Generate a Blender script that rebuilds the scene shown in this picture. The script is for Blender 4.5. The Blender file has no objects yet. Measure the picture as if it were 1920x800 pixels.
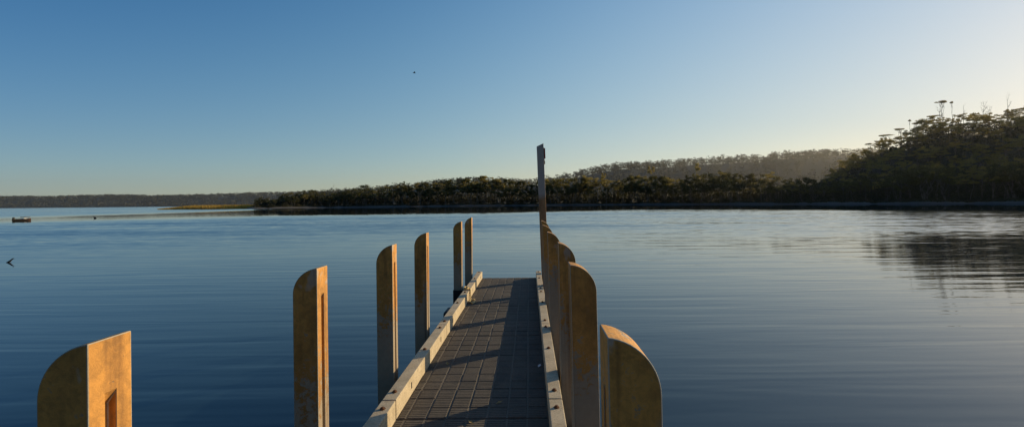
import bpy, bmesh, math, random
import numpy as np
from mathutils import Vector, Matrix

rng = np.random.default_rng(7)
random.seed(7)
R = math.radians
S = bpy.context.scene
C = S.collection

# ------------------------------------------------------------------ frame of the survey
F, VX, HY, ROLL, EYE = 853.0, 992.0, 378.0, 0.0095, 2.6      # focal length, axis, horizon (1920 px frame), eye above water
DECK = 0.70                                                   # deck above water
def hor(x): return HY - ROLL * (x - VX)
def wx(x, Y): return (x - VX) * Y / F
def wz(x, y, Y): return EYE + (hor(x) - y) * Y / F

SUN_AZ, SUN_EL = math.atan2(1.0, 0.64), R(14.0)               # azimuth measured from +Y towards +X

# ------------------------------------------------------------------ world, sun, camera
w = bpy.data.worlds.new("World"); S.world = w; w.use_nodes = True
nt = w.node_tree; nt.nodes.clear()
sky = nt.nodes.new('ShaderNodeTexSky'); sky.sky_type = 'NISHITA'
sky.sun_disc = False; sky.sun_elevation = SUN_EL; sky.sun_rotation = SUN_AZ
sky.altitude = 0; sky.air_density = 1.0; sky.dust_density = 0.1; sky.ozone_density = 1.0
bg = nt.nodes.new('ShaderNodeBackground'); bg.inputs[1].default_value = 0.125
out = nt.nodes.new('ShaderNodeOutputWorld'); nt.links.new(bg.outputs[0], out.inputs[0])
# the clear evening air of that day: the sky's colour graded by height above the horizon and by nearness to the sun
def wmath(op, a, b=0.0, clamp=False):
    x = nt.nodes.new('ShaderNodeMath'); x.operation = op; x.use_clamp = clamp
    for i, v in enumerate((a, b)):
        if isinstance(v, bpy.types.NodeSocket): nt.links.new(v, x.inputs[i])
        else: x.inputs[i].default_value = v
    return x.outputs[0]
wtc = nt.nodes.new('ShaderNodeTexCoord'); wsep = nt.nodes.new('ShaderNodeSeparateXYZ'); nt.links.new(wtc.outputs['Generated'], wsep.inputs[0])
wdot = nt.nodes.new('ShaderNodeVectorMath'); wdot.operation = 'DOT_PRODUCT'; nt.links.new(wtc.outputs['Generated'], wdot.inputs[0])
wdot.inputs[1].default_value = (math.sin(SUN_AZ) * math.cos(SUN_EL), math.cos(SUN_AZ) * math.cos(SUN_EL), math.sin(SUN_EL))
wz_c = wmath('MINIMUM', wmath('MAXIMUM', wsep.outputs['Z'], 0.0), 0.5); wcs = wmath('MAXIMUM', wdot.outputs['Value'], -0.35)
wback = wmath('MAXIMUM', wmath('SUBTRACT', -0.27, wdot.outputs['Value']), 0.0)   # unseen sky opposite the sun, warmed to tint the fill on shaded faces
wz2 = wmath('MULTIPLY', wz_c, wz_c); wc2 = wmath('MULTIPLY', wcs, wcs); wcz = wmath('MULTIPLY', wz_c, wcs)
wrgb = nt.nodes.new('ShaderNodeSeparateColor'); nt.links.new(sky.outputs[0], wrgb.inputs[0]); wcmb = nt.nodes.new('ShaderNodeCombineColor')
for i, (p0, p1, p2, p3, p4, p5) in enumerate([(-0.132, -0.971, -3.513, 0.582, -0.194, 3.050), (-0.007, 0.781, -3.146, 0.330, -0.262, 1.615), (0.165, 1.193, -2.161, 0.005, -0.228, 1.122)]):
    e = wmath('ADD', wmath('ADD', wmath('MULTIPLY', wz_c, p1), wmath('MULTIPLY', wz2, p2)), wmath('ADD', wmath('MULTIPLY', wcs, p3), wmath('ADD', wmath('MULTIPLY', wc2, p4), wmath('MULTIPLY', wcz, p5))))
    e = wmath('ADD', e, wmath('MULTIPLY', wback, (0.9, 0.25, -0.5)[i]))
    nt.links.new(wmath('MULTIPLY', wmath('POWER', wrgb.outputs[i], 0.7), wmath('EXPONENT', wmath('ADD', e, p0))), wcmb.inputs[i])
nt.links.new(wcmb.outputs[0], bg.inputs[0])

sl = bpy.data.lights.new('sun', 'SUN'); sl.energy = 5.0; sl.angle = R(0.53); sl.color = (1.0, 0.79, 0.48)
so = bpy.data.objects.new('sun', sl); C.objects.link(so)
sd = Vector((math.sin(SUN_AZ) * math.cos(SUN_EL), math.cos(SUN_AZ) * math.cos(SUN_EL), math.sin(SUN_EL)))
so.rotation_euler = sd.to_track_quat('Z', 'Y').to_euler(); so.location = sd * 50

cam = bpy.data.cameras.new('camera'); co = bpy.data.objects.new('camera', cam); C.objects.link(co)
cam.lens = 36 * F / 1920; cam.sensor_width = 36; cam.sensor_fit = 'HORIZONTAL'
cam.shift_x = -(VX - 960) / 1920; cam.shift_y = -(400 - HY) / 1920
cam.clip_start = 0.05; cam.clip_end = 30000
co.matrix_world = Matrix.Translation((0, 0, EYE)) @ Matrix.Rotation(R(90), 4, 'X') @ Matrix.Rotation(-ROLL, 4, 'Z')
S.camera = co
S.view_settings.view_transform = 'Standard'; S.view_settings.look = 'None'; S.view_settings.exposure = 0
S.cycles.max_bounces = 8; S.cycles.volume_bounces = 1; S.cycles.transparent_max_bounces = 8
S.cycles.volume_step_rate = 4

# ------------------------------------------------------------------ node helper
class NT:
    def __init__(s, name):
        s.m = bpy.data.materials.new(name); s.m.use_nodes = True
        s.t = s.m.node_tree; s.t.nodes.clear()
        s.out = s.t.nodes.new('ShaderNodeOutputMaterial')
    def n(s, typ, ins=None, **kw):
        x = s.t.nodes.new('ShaderNode' + typ)
        for k, v in kw.items(): setattr(x, k, v)
        for k, v in (ins or {}).items(): s.put(x.inputs[k], v)
        return x
    def put(s, sock, v):
        if isinstance(v, bpy.types.NodeSocket): s.t.links.new(v, sock)
        elif isinstance(v, bpy.types.Node): s.t.links.new(v.outputs[0], sock)
        else: sock.default_value = v
    def math(s, op, a, b=0.0, c=0.0, clamp=False):
        x = s.t.nodes.new('ShaderNodeMath'); x.operation = op; x.use_clamp = clamp
        s.put(x.inputs[0], a); s.put(x.inputs[1], b); s.put(x.inputs[2], c); return x.outputs[0]
    def mix(s, f, a, b, mode='MIX'):
        x = s.t.nodes.new('ShaderNodeMix'); x.data_type = 'RGBA'; x.blend_type = mode
        s.put(x.inputs[0], f); s.put(x.inputs[6], a); s.put(x.inputs[7], b); return x.outputs[2]
    def ramp(s, f, pts):
        x = s.t.nodes.new('ShaderNodeValToRGB'); e = x.color_ramp.elements
        while len(e) < len(pts): e.new(0.5)
        for el, (p, c) in zip(e, pts):
            el.position = p; el.color = (c if hasattr(c, '__len__') else (c, c, c)) + (() if hasattr(c, '__len__') and len(c) == 4 else (1,)) if hasattr(c, '__len__') else (c, c, c, 1)
        s.put(x.inputs[0], f); return x.outputs[0]
    def noise(s, vec, scale, detail=4, rough=0.55, dist=0.0):
        x = s.n('TexNoise', {'Scale': scale, 'Detail': detail, 'Roughness': rough, 'Distortion': dist})
        if vec is not None: s.put(x.inputs['Vector'], vec)
        return x.outputs['Fac']
    def mapping(s, vec, scale=(1, 1, 1), rot=(0, 0, 0), loc=(0, 0, 0)):
        x = s.n('Mapping', {'Vector': vec, 'Scale': scale, 'Rotation': rot, 'Location': loc}); return x.outputs[0]
    def bsdf(s, **kw):
        x = s.n('BsdfPrincipled', {k.replace('_', ' '): v for k, v in kw.items()}); s.t.links.new(x.outputs[0], s.out.inputs[0]); return x
    def bump(s, h, strength=0.3, dist=0.01, normal=None):
        x = s.n('Bump', {'Height': h, 'Strength': strength, 'Distance': dist})
        if normal is not None: s.put(x.inputs['Normal'], normal)
        return x.outputs[0]
def c4(*a): return (a[0], a[1], a[2], 1.0)

def simple(name, col, rough=0.7, var=0.3, scale=8.0, metallic=0.0):
    t = NT(name); o = t.n('TexCoord').outputs['Object']
    f = t.noise(o, scale, 5, 0.6)
    col2 = tuple(x * (1 - var) for x in col); col1 = tuple(min(1, x * (1 + var)) for x in col)
    t.bsdf(Base_Color=t.mix(f, c4(*col2), c4(*col1)), Roughness=rough, Metallic=metallic, Normal=t.bump(f, 0.3, 0.01))
    return t.m

# ------------------------------------------------------------------ materials
def post_material(name, paint, bare, upper_bare=False):
    t = NT(name)
    tc = t.n('TexCoord').outputs['Object']; oi = t.n('ObjectInfo').outputs['Random']
    off = t.n('CombineXYZ', {'X': t.math('MULTIPLY', oi, 37.0), 'Y': t.math('MULTIPLY', oi, 91.0), 'Z': 0.0}).outputs[0]
    v = t.n('VectorMath', {0: tc, 1: off}, operation='ADD').outputs[0]
    z = t.n('SeparateXYZ', {'Vector': tc}).outputs['Z']              # zero at the top, negative downwards
    big = t.noise(t.mapping(v, (1, 1, 0.45)), 3.2, 6, 0.6)
    fine = t.noise(v, 24, 8, 0.72, 0.4)
    streak = t.noise(t.mapping(v, (1, 1, 0.08)), 26, 4, 0.6)
    p1 = tuple(x * 0.62 for x in paint); p2 = tuple(min(1, x * 1.22) for x in paint)
    col = t.mix(t.ramp(big, [(0.36, 0.0), (0.64, 1.0)]), c4(*p1), c4(*p2))
    col = t.mix(t.math('MULTIPLY', t.ramp(fine, [(0.42, 1.0), (0.56, 0.0)]), 0.3), col, c4(0.10, 0.055, 0.02))
    col = t.mix(t.math('MULTIPLY', t.ramp(streak, [(0.55, 0.0), (0.75, 1.0)]), 0.35), col, c4(0.09, 0.05, 0.02))
    # paint has flaked off to bare concrete, more and more further down (or, on the marker pole, at the top)
    if upper_bare:
        wear = t.n('MapRange', {0: z, 1: -1.55, 2: -1.15, 3: 0.0, 4: 1.0}).outputs[0]
        thr = t.math('SUBTRACT', t.math('ADD', wear, t.math('MULTIPLY', fine, 0.35)), 0.67, clamp=True)
        mask = t.math('MULTIPLY', thr, 3.0, clamp=True)
    else:
        wear = t.n('MapRange', {0: z, 1: -0.30, 2: -1.35, 3: 0.0, 4: 0.27}).outputs[0]
        s_ = t.math('ADD', t.math('ADD', t.math('MULTIPLY', fine, 0.55), t.math('MULTIPLY', big, 0.5)), wear)
        mask = t.ramp(s_, [(0.615, 0.0), (0.66, 1.0)])
    bc = t.mix(fine, c4(*[x * 0.7 for x in bare]), c4(*[x * 1.15 for x in bare]))
    col = t.mix(mask, col, bc)
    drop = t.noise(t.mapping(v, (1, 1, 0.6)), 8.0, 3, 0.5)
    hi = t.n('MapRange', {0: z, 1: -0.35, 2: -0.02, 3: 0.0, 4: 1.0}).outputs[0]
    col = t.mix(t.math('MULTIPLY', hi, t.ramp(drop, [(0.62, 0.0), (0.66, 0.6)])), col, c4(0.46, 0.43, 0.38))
    rust = t.noise(t.mapping(v, (1, 1, 0.05)), 11, 3, 0.6)
    col = t.mix(t.math('MULTIPLY', t.ramp(rust, [(0.58, 0.0), (0.70, 1.0)]), 0.55), col, c4(0.13, 0.055, 0.018))
    # green-black wet band near the water line
    wz_ = t.n('SeparateXYZ', {'Vector': t.n('NewGeometry').outputs['Position']}).outputs['Z']
    wet = t.n('MapRange', {0: t.math('ADD', wz_, t.math('MULTIPLY', big, 0.25)), 1: 0.34, 2: 0.52, 3: 1.0, 4: 0.0}).outputs[0]
    col = t.mix(wet, col, c4(0.018, 0.016, 0.011))
    hgt = t.math('ADD', t.math('MULTIPLY', fine, 0.9), t.math('ADD', t.math('MULTIPLY', big, 0.8), t.math('MULTIPLY', mask, -0.6)))
    t.bsdf(Base_Color=col, Roughness=t.math('SUBTRACT', 0.78, t.math('MULTIPLY', wet, 0.4)), Normal=t.bump(hgt, 0.6, 0.008))
    return t.m
M_POST = post_material('worn ochre paint on concrete', (0.64, 0.298, 0.062), (0.36, 0.28, 0.19))
M_POLE = post_material('ochre stained marker pole', (0.40, 0.205, 0.085), (0.50, 0.40, 0.33), True)
M_ARRIS = simple('worn concrete arris', (0.42, 0.36, 0.27), 0.85, 0.35, 40)

def kerb_material():
    t = NT('pale weathered concrete')
    tc = t.n('TexCoord').outputs['Object']; a = t.noise(tc, 5, 6, 0.65); b = t.noise(tc, 60, 6, 0.7)
    st = t.noise(t.mapping(tc, (3, 14, 3)), 2.0, 4, 0.6)
    col = t.mix(t.ramp(a, [(0.3, 0.0), (0.7, 1.0)]), c4(0.42, 0.335, 0.215), c4(0.63, 0.515, 0.35))
    col = t.mix(t.math('MULTIPLY', t.ramp(b, [(0.36, 1.0), (0.5, 0.0)]), 0.5), col, c4(0.14, 0.12, 0.10))
    col = t.mix(t.math('MULTIPLY', t.ramp(st, [(0.58, 0.0), (0.72, 1.0)]), 0.45), col, c4(0.20, 0.13, 0.07))
    t.bsdf(Base_Color=col, Roughness=0.85, Normal=t.bump(b, 0.4, 0.004)); return t.m
M_KERB = kerb_material()

def deck_material():
    t = NT('ribbed dark concrete paver')
    g = t.n('NewGeometry'); pos = g.outputs['Position']
    a = t.noise(pos, 2.2, 6, 0.65); b = t.noise(pos, 55, 6, 0.7)
    isl = g.outputs['Random Per Island']
    col = t.mix(t.ramp(a, [(0.3, 0.0), (0.7, 1.0)]), c4(0.062, 0.050, 0.036), c4(0.122, 0.098, 0.070))
    col = t.mix(t.math('MULTIPLY', isl, 0.45), col, c4(0.088, 0.068, 0.054))
    col = t.mix(t.math('MULTIPLY', t.ramp(b, [(0.38, 1.0), (0.52, 0.0)]), 0.6), col, c4(0.03, 0.026, 0.022))
    stain = t.noise(t.mapping(pos, (1, 0.6, 1)), 1.3, 5, 0.7, 0.6)
    col = t.mix(t.math('MULTIPLY', t.ramp(stain, [(0.5, 0.0), (0.62, 1.0)]), 0.55), col, c4(0.030, 0.027, 0.024))
    dust = t.noise(pos, 3.5, 7, 0.75)
    col = t.mix(t.math('MULTIPLY', t.ramp(dust, [(0.56, 0.0), (0.70, 1.0)]), 0.6), col, c4(0.135, 0.115, 0.09))
    rib = t.n('TexWave', {'Vector': pos, 'Scale': 9.0, 'Distortion': 0.6, 'Detail': 2.0, 'Detail Scale': 2.0}, wave_type='BANDS', bands_direction='Y', wave_profile='SIN').outputs['Fac']
    col = t.mix(t.math('MULTIPLY', t.ramp(rib, [(0.0, 1.0), (0.35, 0.0)]), 0.5), col, c4(0.025, 0.022, 0.02))
    h = t.math('ADD', rib, t.math('MULTIPLY', b, 0.9))
    t.bsdf(Base_Color=col, Roughness=0.88, Normal=t.bump(h, 0.6, 0.006)); return t.m
M_DECK = deck_material()
M_SAND = simple('sandy joint filling', (0.13, 0.105, 0.078), 0.95, 0.4, 30)
M_SLAB = simple('grey concrete slab', (0.24, 0.22, 0.19), 0.9, 0.25, 6)
M_RUST = simple('rusted iron', (0.13, 0.05, 0.018), 0.85, 0.5, 60)
M_RUBBER = simple('black rubber', (0.012, 0.012, 0.012), 0.6, 0.3, 20)
M_SLOT_SHADE = simple('painted slot shade', (0.02, 0.016, 0.012), 0.95, 0.3, 20)  # dark colour stands for the shade inside the kerb slots
M_ROPE = simple('frayed straw rope', (0.55, 0.40, 0.18), 0.9, 0.4, 90)
M_RED = simple('faded red paint', (0.42, 0.045, 0.035), 0.6, 0.3, 14)
M_REDDARK = simple('dark red rubber', (0.12, 0.012, 0.012), 0.55, 0.3, 14)
M_WHITE = simple('white paint', (0.75, 0.73, 0.70), 0.5, 0.1, 10)
M_HULL = simple('red brown hull paint', (0.34, 0.15, 0.065), 0.6, 0.4, 6)
M_CANVAS = simple('dark canvas', (0.03, 0.022, 0.02), 0.8, 0.3, 10)
M_BIRD = simple('black feathers', (0.015, 0.014, 0.014), 0.7, 0.3, 20)
M_SNAG = simple('waterlogged wood', (0.035, 0.025, 0.02), 0.8, 0.4, 12)
M_LEAFDRY = simple('dry leaf', (0.30, 0.20, 0.07), 0.8, 0.4, 40)

def bark_material(name, a, b):
    t = NT(name); tc = t.n('TexCoord').outputs['Object']
    f = t.noise(t.mapping(tc, (2, 2, 0.5)), 1.5, 5, 0.65)
    t.bsdf(Base_Color=t.mix(t.ramp(f, [(0.35, 0.0), (0.65, 1.0)]), c4(*a), c4(*b)), Roughness=0.85); return t.m
M_BARK = bark_material('pale gum bark', (0.04, 0.035, 0.028), (0.19, 0.17, 0.145))
M_BARKD = bark_material('dark bark', (0.03, 0.026, 0.02), (0.085, 0.075, 0.06))  # darker bark for the thin stems of the massed woods
M_DEAD = bark_material('bleached dead wood', (0.16, 0.14, 0.12), (0.32, 0.29, 0.25))

def leaf_material(name, a, b, trans, tr=0.4):
    t = NT(name); g = t.n('NewGeometry'); tc = t.n('TexCoord').outputs['Object']; oi = t.n('ObjectInfo').outputs['Random']
    f = t.noise(tc, 0.5, 3, 0.6); isl = g.outputs['Random Per Island']
    k = t.math('ADD', t.math('MULTIPLY', f, 0.6), t.math('ADD', t.math('MULTIPLY', isl, 0.35), t.math('MULTIPLY', t.math('SUBTRACT', oi, 0.5), 0.35)), clamp=True)
    col = t.mix(t.ramp(k, [(0.2, 0.0), (0.8, 1.0)]), c4(*a), c4(*b))
    d = t.n('BsdfPrincipled', {'Base Color': col, 'Roughness': 0.55})
    tl = t.n('BsdfTranslucent', {'Color': t.mix(t.ramp(k, [(0.2, 0.0), (0.8, 1.0)]), c4(*[x * 0.6 for x in trans]), c4(*trans))})
    m = t.n('MixShader', {0: tr, 1: d, 2: tl})
    t.t.links.new(m.outputs[0], t.out.inputs[0]); return t.m
M_GUM = leaf_material('olive gum leaves', (0.034, 0.040, 0.012), (0.12, 0.115, 0.035), (0.44, 0.35, 0.09), 0.5)
M_PAPER = leaf_material('dark green leaves', (0.020, 0.028, 0.009), (0.080, 0.086, 0.024), (0.13, 0.115, 0.022), 0.42)
M_SHRUB = leaf_material('dull shrub leaves', (0.016, 0.018, 0.009), (0.055, 0.052, 0.022), (0.09, 0.08, 0.02), 0.3)
M_FAR = leaf_material('haze-greyed far leaves', (0.028, 0.031, 0.022), (0.070, 0.070, 0.046), (0.06, 0.06, 0.03), 0.3)  # haze of distance put into the leaf colour as grey
M_GRASS = leaf_material('golden marsh grass', (0.46, 0.29, 0.05), (0.75, 0.50, 0.12), (0.8, 0.5, 0.10), 0.4)

def soil_material():
    t = NT('shore soil'); pos = t.n('NewGeometry').outputs['Position']; z = t.n('SeparateXYZ', {'Vector': pos}).outputs['Z']
    a = t.noise(pos, 0.4, 6, 0.7); b = t.noise(t.mapping(pos, (0.3, 1, 3)), 2.0, 5, 0.6)
    sand = t.mix(b, c4(0.045, 0.042, 0.040), c4(0.12, 0.112, 0.105))
    soil = t.mix(a, c4(0.018, 0.018, 0.010), c4(0.045, 0.040, 0.022))
    f = t.n('MapRange', {0: t.math('ADD', z, t.math('MULTIPLY', a, 0.5)), 1: 0.85, 2: 1.2, 3: 0.0, 4: 1.0}).outputs[0]
    wet = t.n('MapRange', {0: z, 1: 0.05, 2: 0.5, 3: 0.4, 4: 1.0}).outputs[0]
    t.bsdf(Base_Color=t.mix(f, t.mix(wet, c4(0.03, 0.028, 0.026), sand), soil), Roughness=0.9, Normal=t.bump(a, 0.5, 0.2)); return t.m
M_SOIL = soil_material()

def water_material():
    t = NT('lake water'); pos = t.n('NewGeometry').outputs['Position']
    xyz = t.n('SeparateXYZ', {'Vector': pos}); y = xyz.outputs['Y']
    flat = t.n('CombineXYZ', {'X': xyz.outputs['X'], 'Y': y, 'Z': 0.0}).outputs[0]
    dist = t.n('VectorMath', {0: flat}, operation='LENGTH').outputs['Value']
    big = t.noise(t.mapping(flat, (0.006, 0.022, 1), (0, 0, R(4))), 1.0, 3, 0.55)
    mid = t.noise(t.mapping(flat, (0.02, 0.06, 1), (0, 0, R(-6))), 1.0, 3, 0.55)
    # swell lines: long crests across the view, two trains crossing at a small angle
    s1 = t.noise(t.mapping(flat, (0.11, 1.05, 1), (0, 0, R(5))), 1.0, 2, 0.5, 0.8)
    s2 = t.noise(t.mapping(flat, (0.22, 1.9, 1), (0, 0, R(-9))), 1.0, 2, 0.5, 0.3)
    fine = t.noise(t.mapping(flat, (1.6, 5.0, 1), (0, 0, R(8))), 1.0, 3, 0.6)
    # ruffled ring of breeze in the middle distance, calm water near and under the far shore
    ring = t.math('MULTIPLY', t.n('MapRange', {0: dist, 1: 20.0, 2: 56.0, 3: 0.0, 4: 1.0}, interpolation_type='SMOOTHSTEP').outputs[0],
                  t.math('MAXIMUM', t.n('MapRange', {0: t.math('ADD', t.math('ADD', dist, t.n('MapRange', {0: xyz.outputs['X'], 1: -5.0, 2: 30.0, 3: 24.0, 4: 0.0}).outputs[0]), t.math('MULTIPLY', t.math('SUBTRACT', mid, 0.5), 60.0)), 1: 112.0, 2: 148.0, 3: 1.0, 4: 0.025}, interpolation_type='SMOOTHSTEP').outputs[0],
                         t.n('MapRange', {0: xyz.outputs['X'], 1: -150.0, 2: -105.0, 3: 0.8, 4: 0.0}, interpolation_type='SMOOTHSTEP').outputs[0]))
    ring = t.math('MULTIPLY', ring, t.ramp(mid, [(0.25, 0.35), (0.65, 1.0)]))
    near = t.math('MULTIPLY', t.n('MapRange', {0: dist, 1: 9.0, 2: 22.0, 3: 0.0, 4: 0.10}).outputs[0], t.n('MapRange', {0: dist, 1: 60.0, 2: 70.0, 3: 1.0, 4: 0.0}).outputs[0])
    ring = t.math('MAXIMUM', ring, near)
    patch = t.ramp(big, [(0.35, 0.45), (0.7, 1.0)])
    h = t.math('ADD', t.math('MULTIPLY', s1, 0.024), t.math('MULTIPLY', s2, 0.013))
    s3 = t.noise(t.mapping(flat, (0.55, 4.2, 1), (0, 0, R(11))), 1.0, 3, 0.55, 0.4)
    h = t.math('ADD', h, t.math('MULTIPLY', s3, t.math('MULTIPLY', t.ramp(mid, [(0.4, 0.0), (0.6, 1.0)]), 0.0045)))
    h = t.math('MULTIPLY', t.math('MULTIPLY', h, patch), t.n('MapRange', {0: dist, 1: 25.0, 2: 130.0, 3: 1.0, 4: 0.12}).outputs[0])
    h = t.math('ADD', h, t.math('MULTIPLY', fine, 0.0009))
    # facets of the breeze ripples: too small to see one by one, they tilt the mirror
    def facets(sc, rot, k):
        nz = t.n('TexNoise', {'Vector': t.mapping(flat, sc, (0, 0, R(rot))), 'Scale': 1.0, 'Detail': 2.0, 'Roughness': 0.6})
        v_ = t.n('VectorMath', {0: nz.outputs['Color'], 1: (0.5, 0.5, 0.5)}, operation='SUBTRACT').outputs[0]
        return t.n('VectorMath', {0: v_, 1: (0.4 * k, k, 0.0)}, operation='MULTIPLY').outputs[0]
    tilt = t.n('VectorMath', {0: facets((0.6, 2.6, 1), 7, 0.30), 1: facets((0.05, 0.32, 1), -4, 0.16)}, operation='ADD').outputs[0]
    # normals biased towards the camera so the ruffled water mirrors higher, brighter sky
    tilt = t.n('VectorMath', {0: tilt, 1: (0.0, -0.095, 0.0)}, operation='ADD').outputs[0]
    tilt = t.n('VectorMath', {0: tilt, 'Scale': ring}, operation='SCALE').outputs[0]
    nrm = t.n('VectorMath', {0: t.n('VectorMath', {0: tilt, 1: (0, 0, 1)}, operation='ADD').outputs[0]}, operation='NORMALIZE').outputs[0]
    b = t.n('Bump', {'Height': h, 'Strength': 1.0, 'Distance': 1.0, 'Normal': nrm})
    t.bsdf(Base_Color=c4(0.007, 0.016, 0.025), Roughness=0.03, IOR=1.46, Normal=b.outputs[0])
    return t.m
M_WATER = water_material()

# ------------------------------------------------------------------ object helpers
def tag(o, label=None, cat=None, group=None, kind=None):
    if label: o['label'] = label
    if cat: o['category'] = cat
    if group: o['group'] = group
    if kind: o['kind'] = kind
    return o
def empty(name, loc=(0, 0, 0), rz=0.0):
    o = bpy.data.objects.new(name, None); o.empty_display_size = 0.2; C.objects.link(o)
    o.location = loc; o.rotation_euler = (0, 0, rz); return o
def link(name, me, parent=None):
    o = bpy.data.objects.new(name, me); C.objects.link(o)
    if parent: o.parent = parent
    return o
def np_mesh(name, V, Fq, mat, smooth=False):
    V = np.asarray(V, dtype=np.float32); Fq = np.asarray(Fq, dtype=np.int32); k = Fq.shape[1]
    me = bpy.data.meshes.new(name); me.vertices.add(len(V)); me.vertices.foreach_set('co', V.ravel())
    me.loops.add(Fq.size); me.loops.foreach_set('vertex_index', Fq.ravel())
    me.polygons.add(len(Fq)); me.polygons.foreach_set('loop_start', np.arange(0, Fq.size, k, dtype=np.int32))
    if smooth: me.polygons.foreach_set('use_smooth', np.ones(len(Fq), dtype=bool))
    me.update(calc_edges=True); me.validate(); me.materials.append(mat); return me
class MB:
    def __init__(s): s.v = []; s.f = []
    def poly(s, vs, fs):
        n = len(s.v); s.v += [tuple(v) for v in vs]; s.f += [tuple(i + n for i in f) for f in fs]
    def box(s, x0, x1, y0, y1, z0, z1, ch=0.0):
        if ch <= 0:
            s.poly([(x0, y0, z0), (x1, y0, z0), (x1, y1, z0), (x0, y1, z0), (x0, y0, z1), (x1, y0, z1), (x1, y1, z1), (x0, y1, z1)],
                   [(0, 3, 2, 1), (4, 5, 6, 7), (0, 1, 5, 4), (1, 2, 6, 5), (2, 3, 7, 6), (3, 0, 4, 7)]); return
        a = [(x0, y0), (x1, y0), (x1, y1), (x0, y1)]; b = [(x0 + ch, y0 + ch), (x1 - ch, y0 + ch), (x1 - ch, y1 - ch), (x0 + ch, y1 - ch)]
        vs = [(p[0], p[1], z0) for p in a] + [(p[0], p[1], z1 - ch) for p in a] + [(p[0], p[1], z1) for p in b]
        fs = [(3, 2, 1, 0), (8, 9, 10, 11)]
        for i in range(4):
            j = (i + 1) % 4; fs += [(i, j, 4 + j, 4 + i), (4 + i, 4 + j, 8 + j, 8 + i)]
        s.poly(vs, fs)
    def tube(s, pts, rad, n=6, cap=True):
        pts = [Vector(p) for p in pts]; rad = rad if hasattr(rad, '__len__') else [rad] * len(pts)
        base = len(s.v); prev = None
        for i, p in enumerate(pts):
            d = (pts[min(i + 1, len(pts) - 1)] - pts[max(i - 1, 0)]).normalized()
            if prev is None:
                u = d.cross(Vector((0, 1, 0)) if abs(d.y) < 0.9 else Vector((1, 0, 0))).normalized()
            else: u = (prev - d * prev.dot(d)).normalized()
            prev = u; v = d.cross(u)
            for k in range(n):
                a = 2 * math.pi * k / n; s.v.append(tuple(p + (u * math.cos(a) + v * math.sin(a)) * rad[i]))
        for i in range(len(pts) - 1):
            for k in range(n):
                k2 = (k + 1) % n; a = base + i * n; s.f.append((a + k, a + k2, a + n + k2, a + n + k))
        if cap:
            s.f.append(tuple(base + k for k in reversed(range(n)))); e = base + (len(pts) - 1) * n; s.f.append(tuple(e + k for k in range(n)))
    def mesh(s, name, mat, smooth=False):
        me = bpy.data.meshes.new(name); me.from_pydata(s.v, [], s.f); me.update(); me.materials.append(mat)
        if smooth: me.polygons.foreach_set('use_smooth', [True] * len(me.polygons))
        return me
    def build(s, name, mat, parent=None, smooth=False): return link(name, s.mesh(name, mat, smooth), parent)
def bevelled(me, width, seg=2, ang=35):
    o = bpy.data.objects.new('tmp', me); C.objects.link(o)
    m = o.modifiers.new('b', 'BEVEL'); m.width = width; m.segments = seg; m.limit_method = 'ANGLE'; m.angle_limit = R(ang)
    dg = bpy.context.evaluated_depsgraph_get(); r = bpy.data.meshes.new_from_object(o.evaluated_get(dg))
    C.objects.unlink(o); bpy.data.objects.remove(o); r.name = me.name; return r
def ordinal(n):
    w_ = ['first', 'second', 'third', 'fourth', 'fifth', 'sixth', 'seventh', 'eighth', 'ninth', 'tenth', 'eleventh', 'twelfth', 'thirteenth', 'fourteenth',
          'fifteenth', 'sixteenth', 'seventeenth', 'eighteenth', 'nineteenth', 'twentieth']
    return w_[n - 1] if n <= 20 else 'twenty-' + w_[n - 21]

# ------------------------------------------------------------------ water
def water():
    rad = np.concatenate([np.linspace(0.0, 60, 13)[1:], np.geomspace(80, 20000, 24)]); n = 64
    V = [(0, 0, 0)]; Fq = []
    for r_ in rad:
        for k in range(n):
            a = 2 * math.pi * k / n; V.append((r_ * math.cos(a), r_ * math.sin(a), 0.0))
    me = bpy.data.meshes.new('water'); fs = [(0, 1 + k, 1 + (k + 1) % n) for k in range(n)]
    for i in range(len(rad) - 1):
        for k in range(n):
            a = 1 + i * n; fs.append((a + k, a + n + k, a + n + (k + 1) % n, a + (k + 1) % n))
    me.from_pydata(V, [], fs); me.update(); me.materials.append(M_WATER)
    tag(link('water', me), 'wide calm lake with fine ripples and dark tree reflections', 'water', kind='structure')
water()

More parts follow.
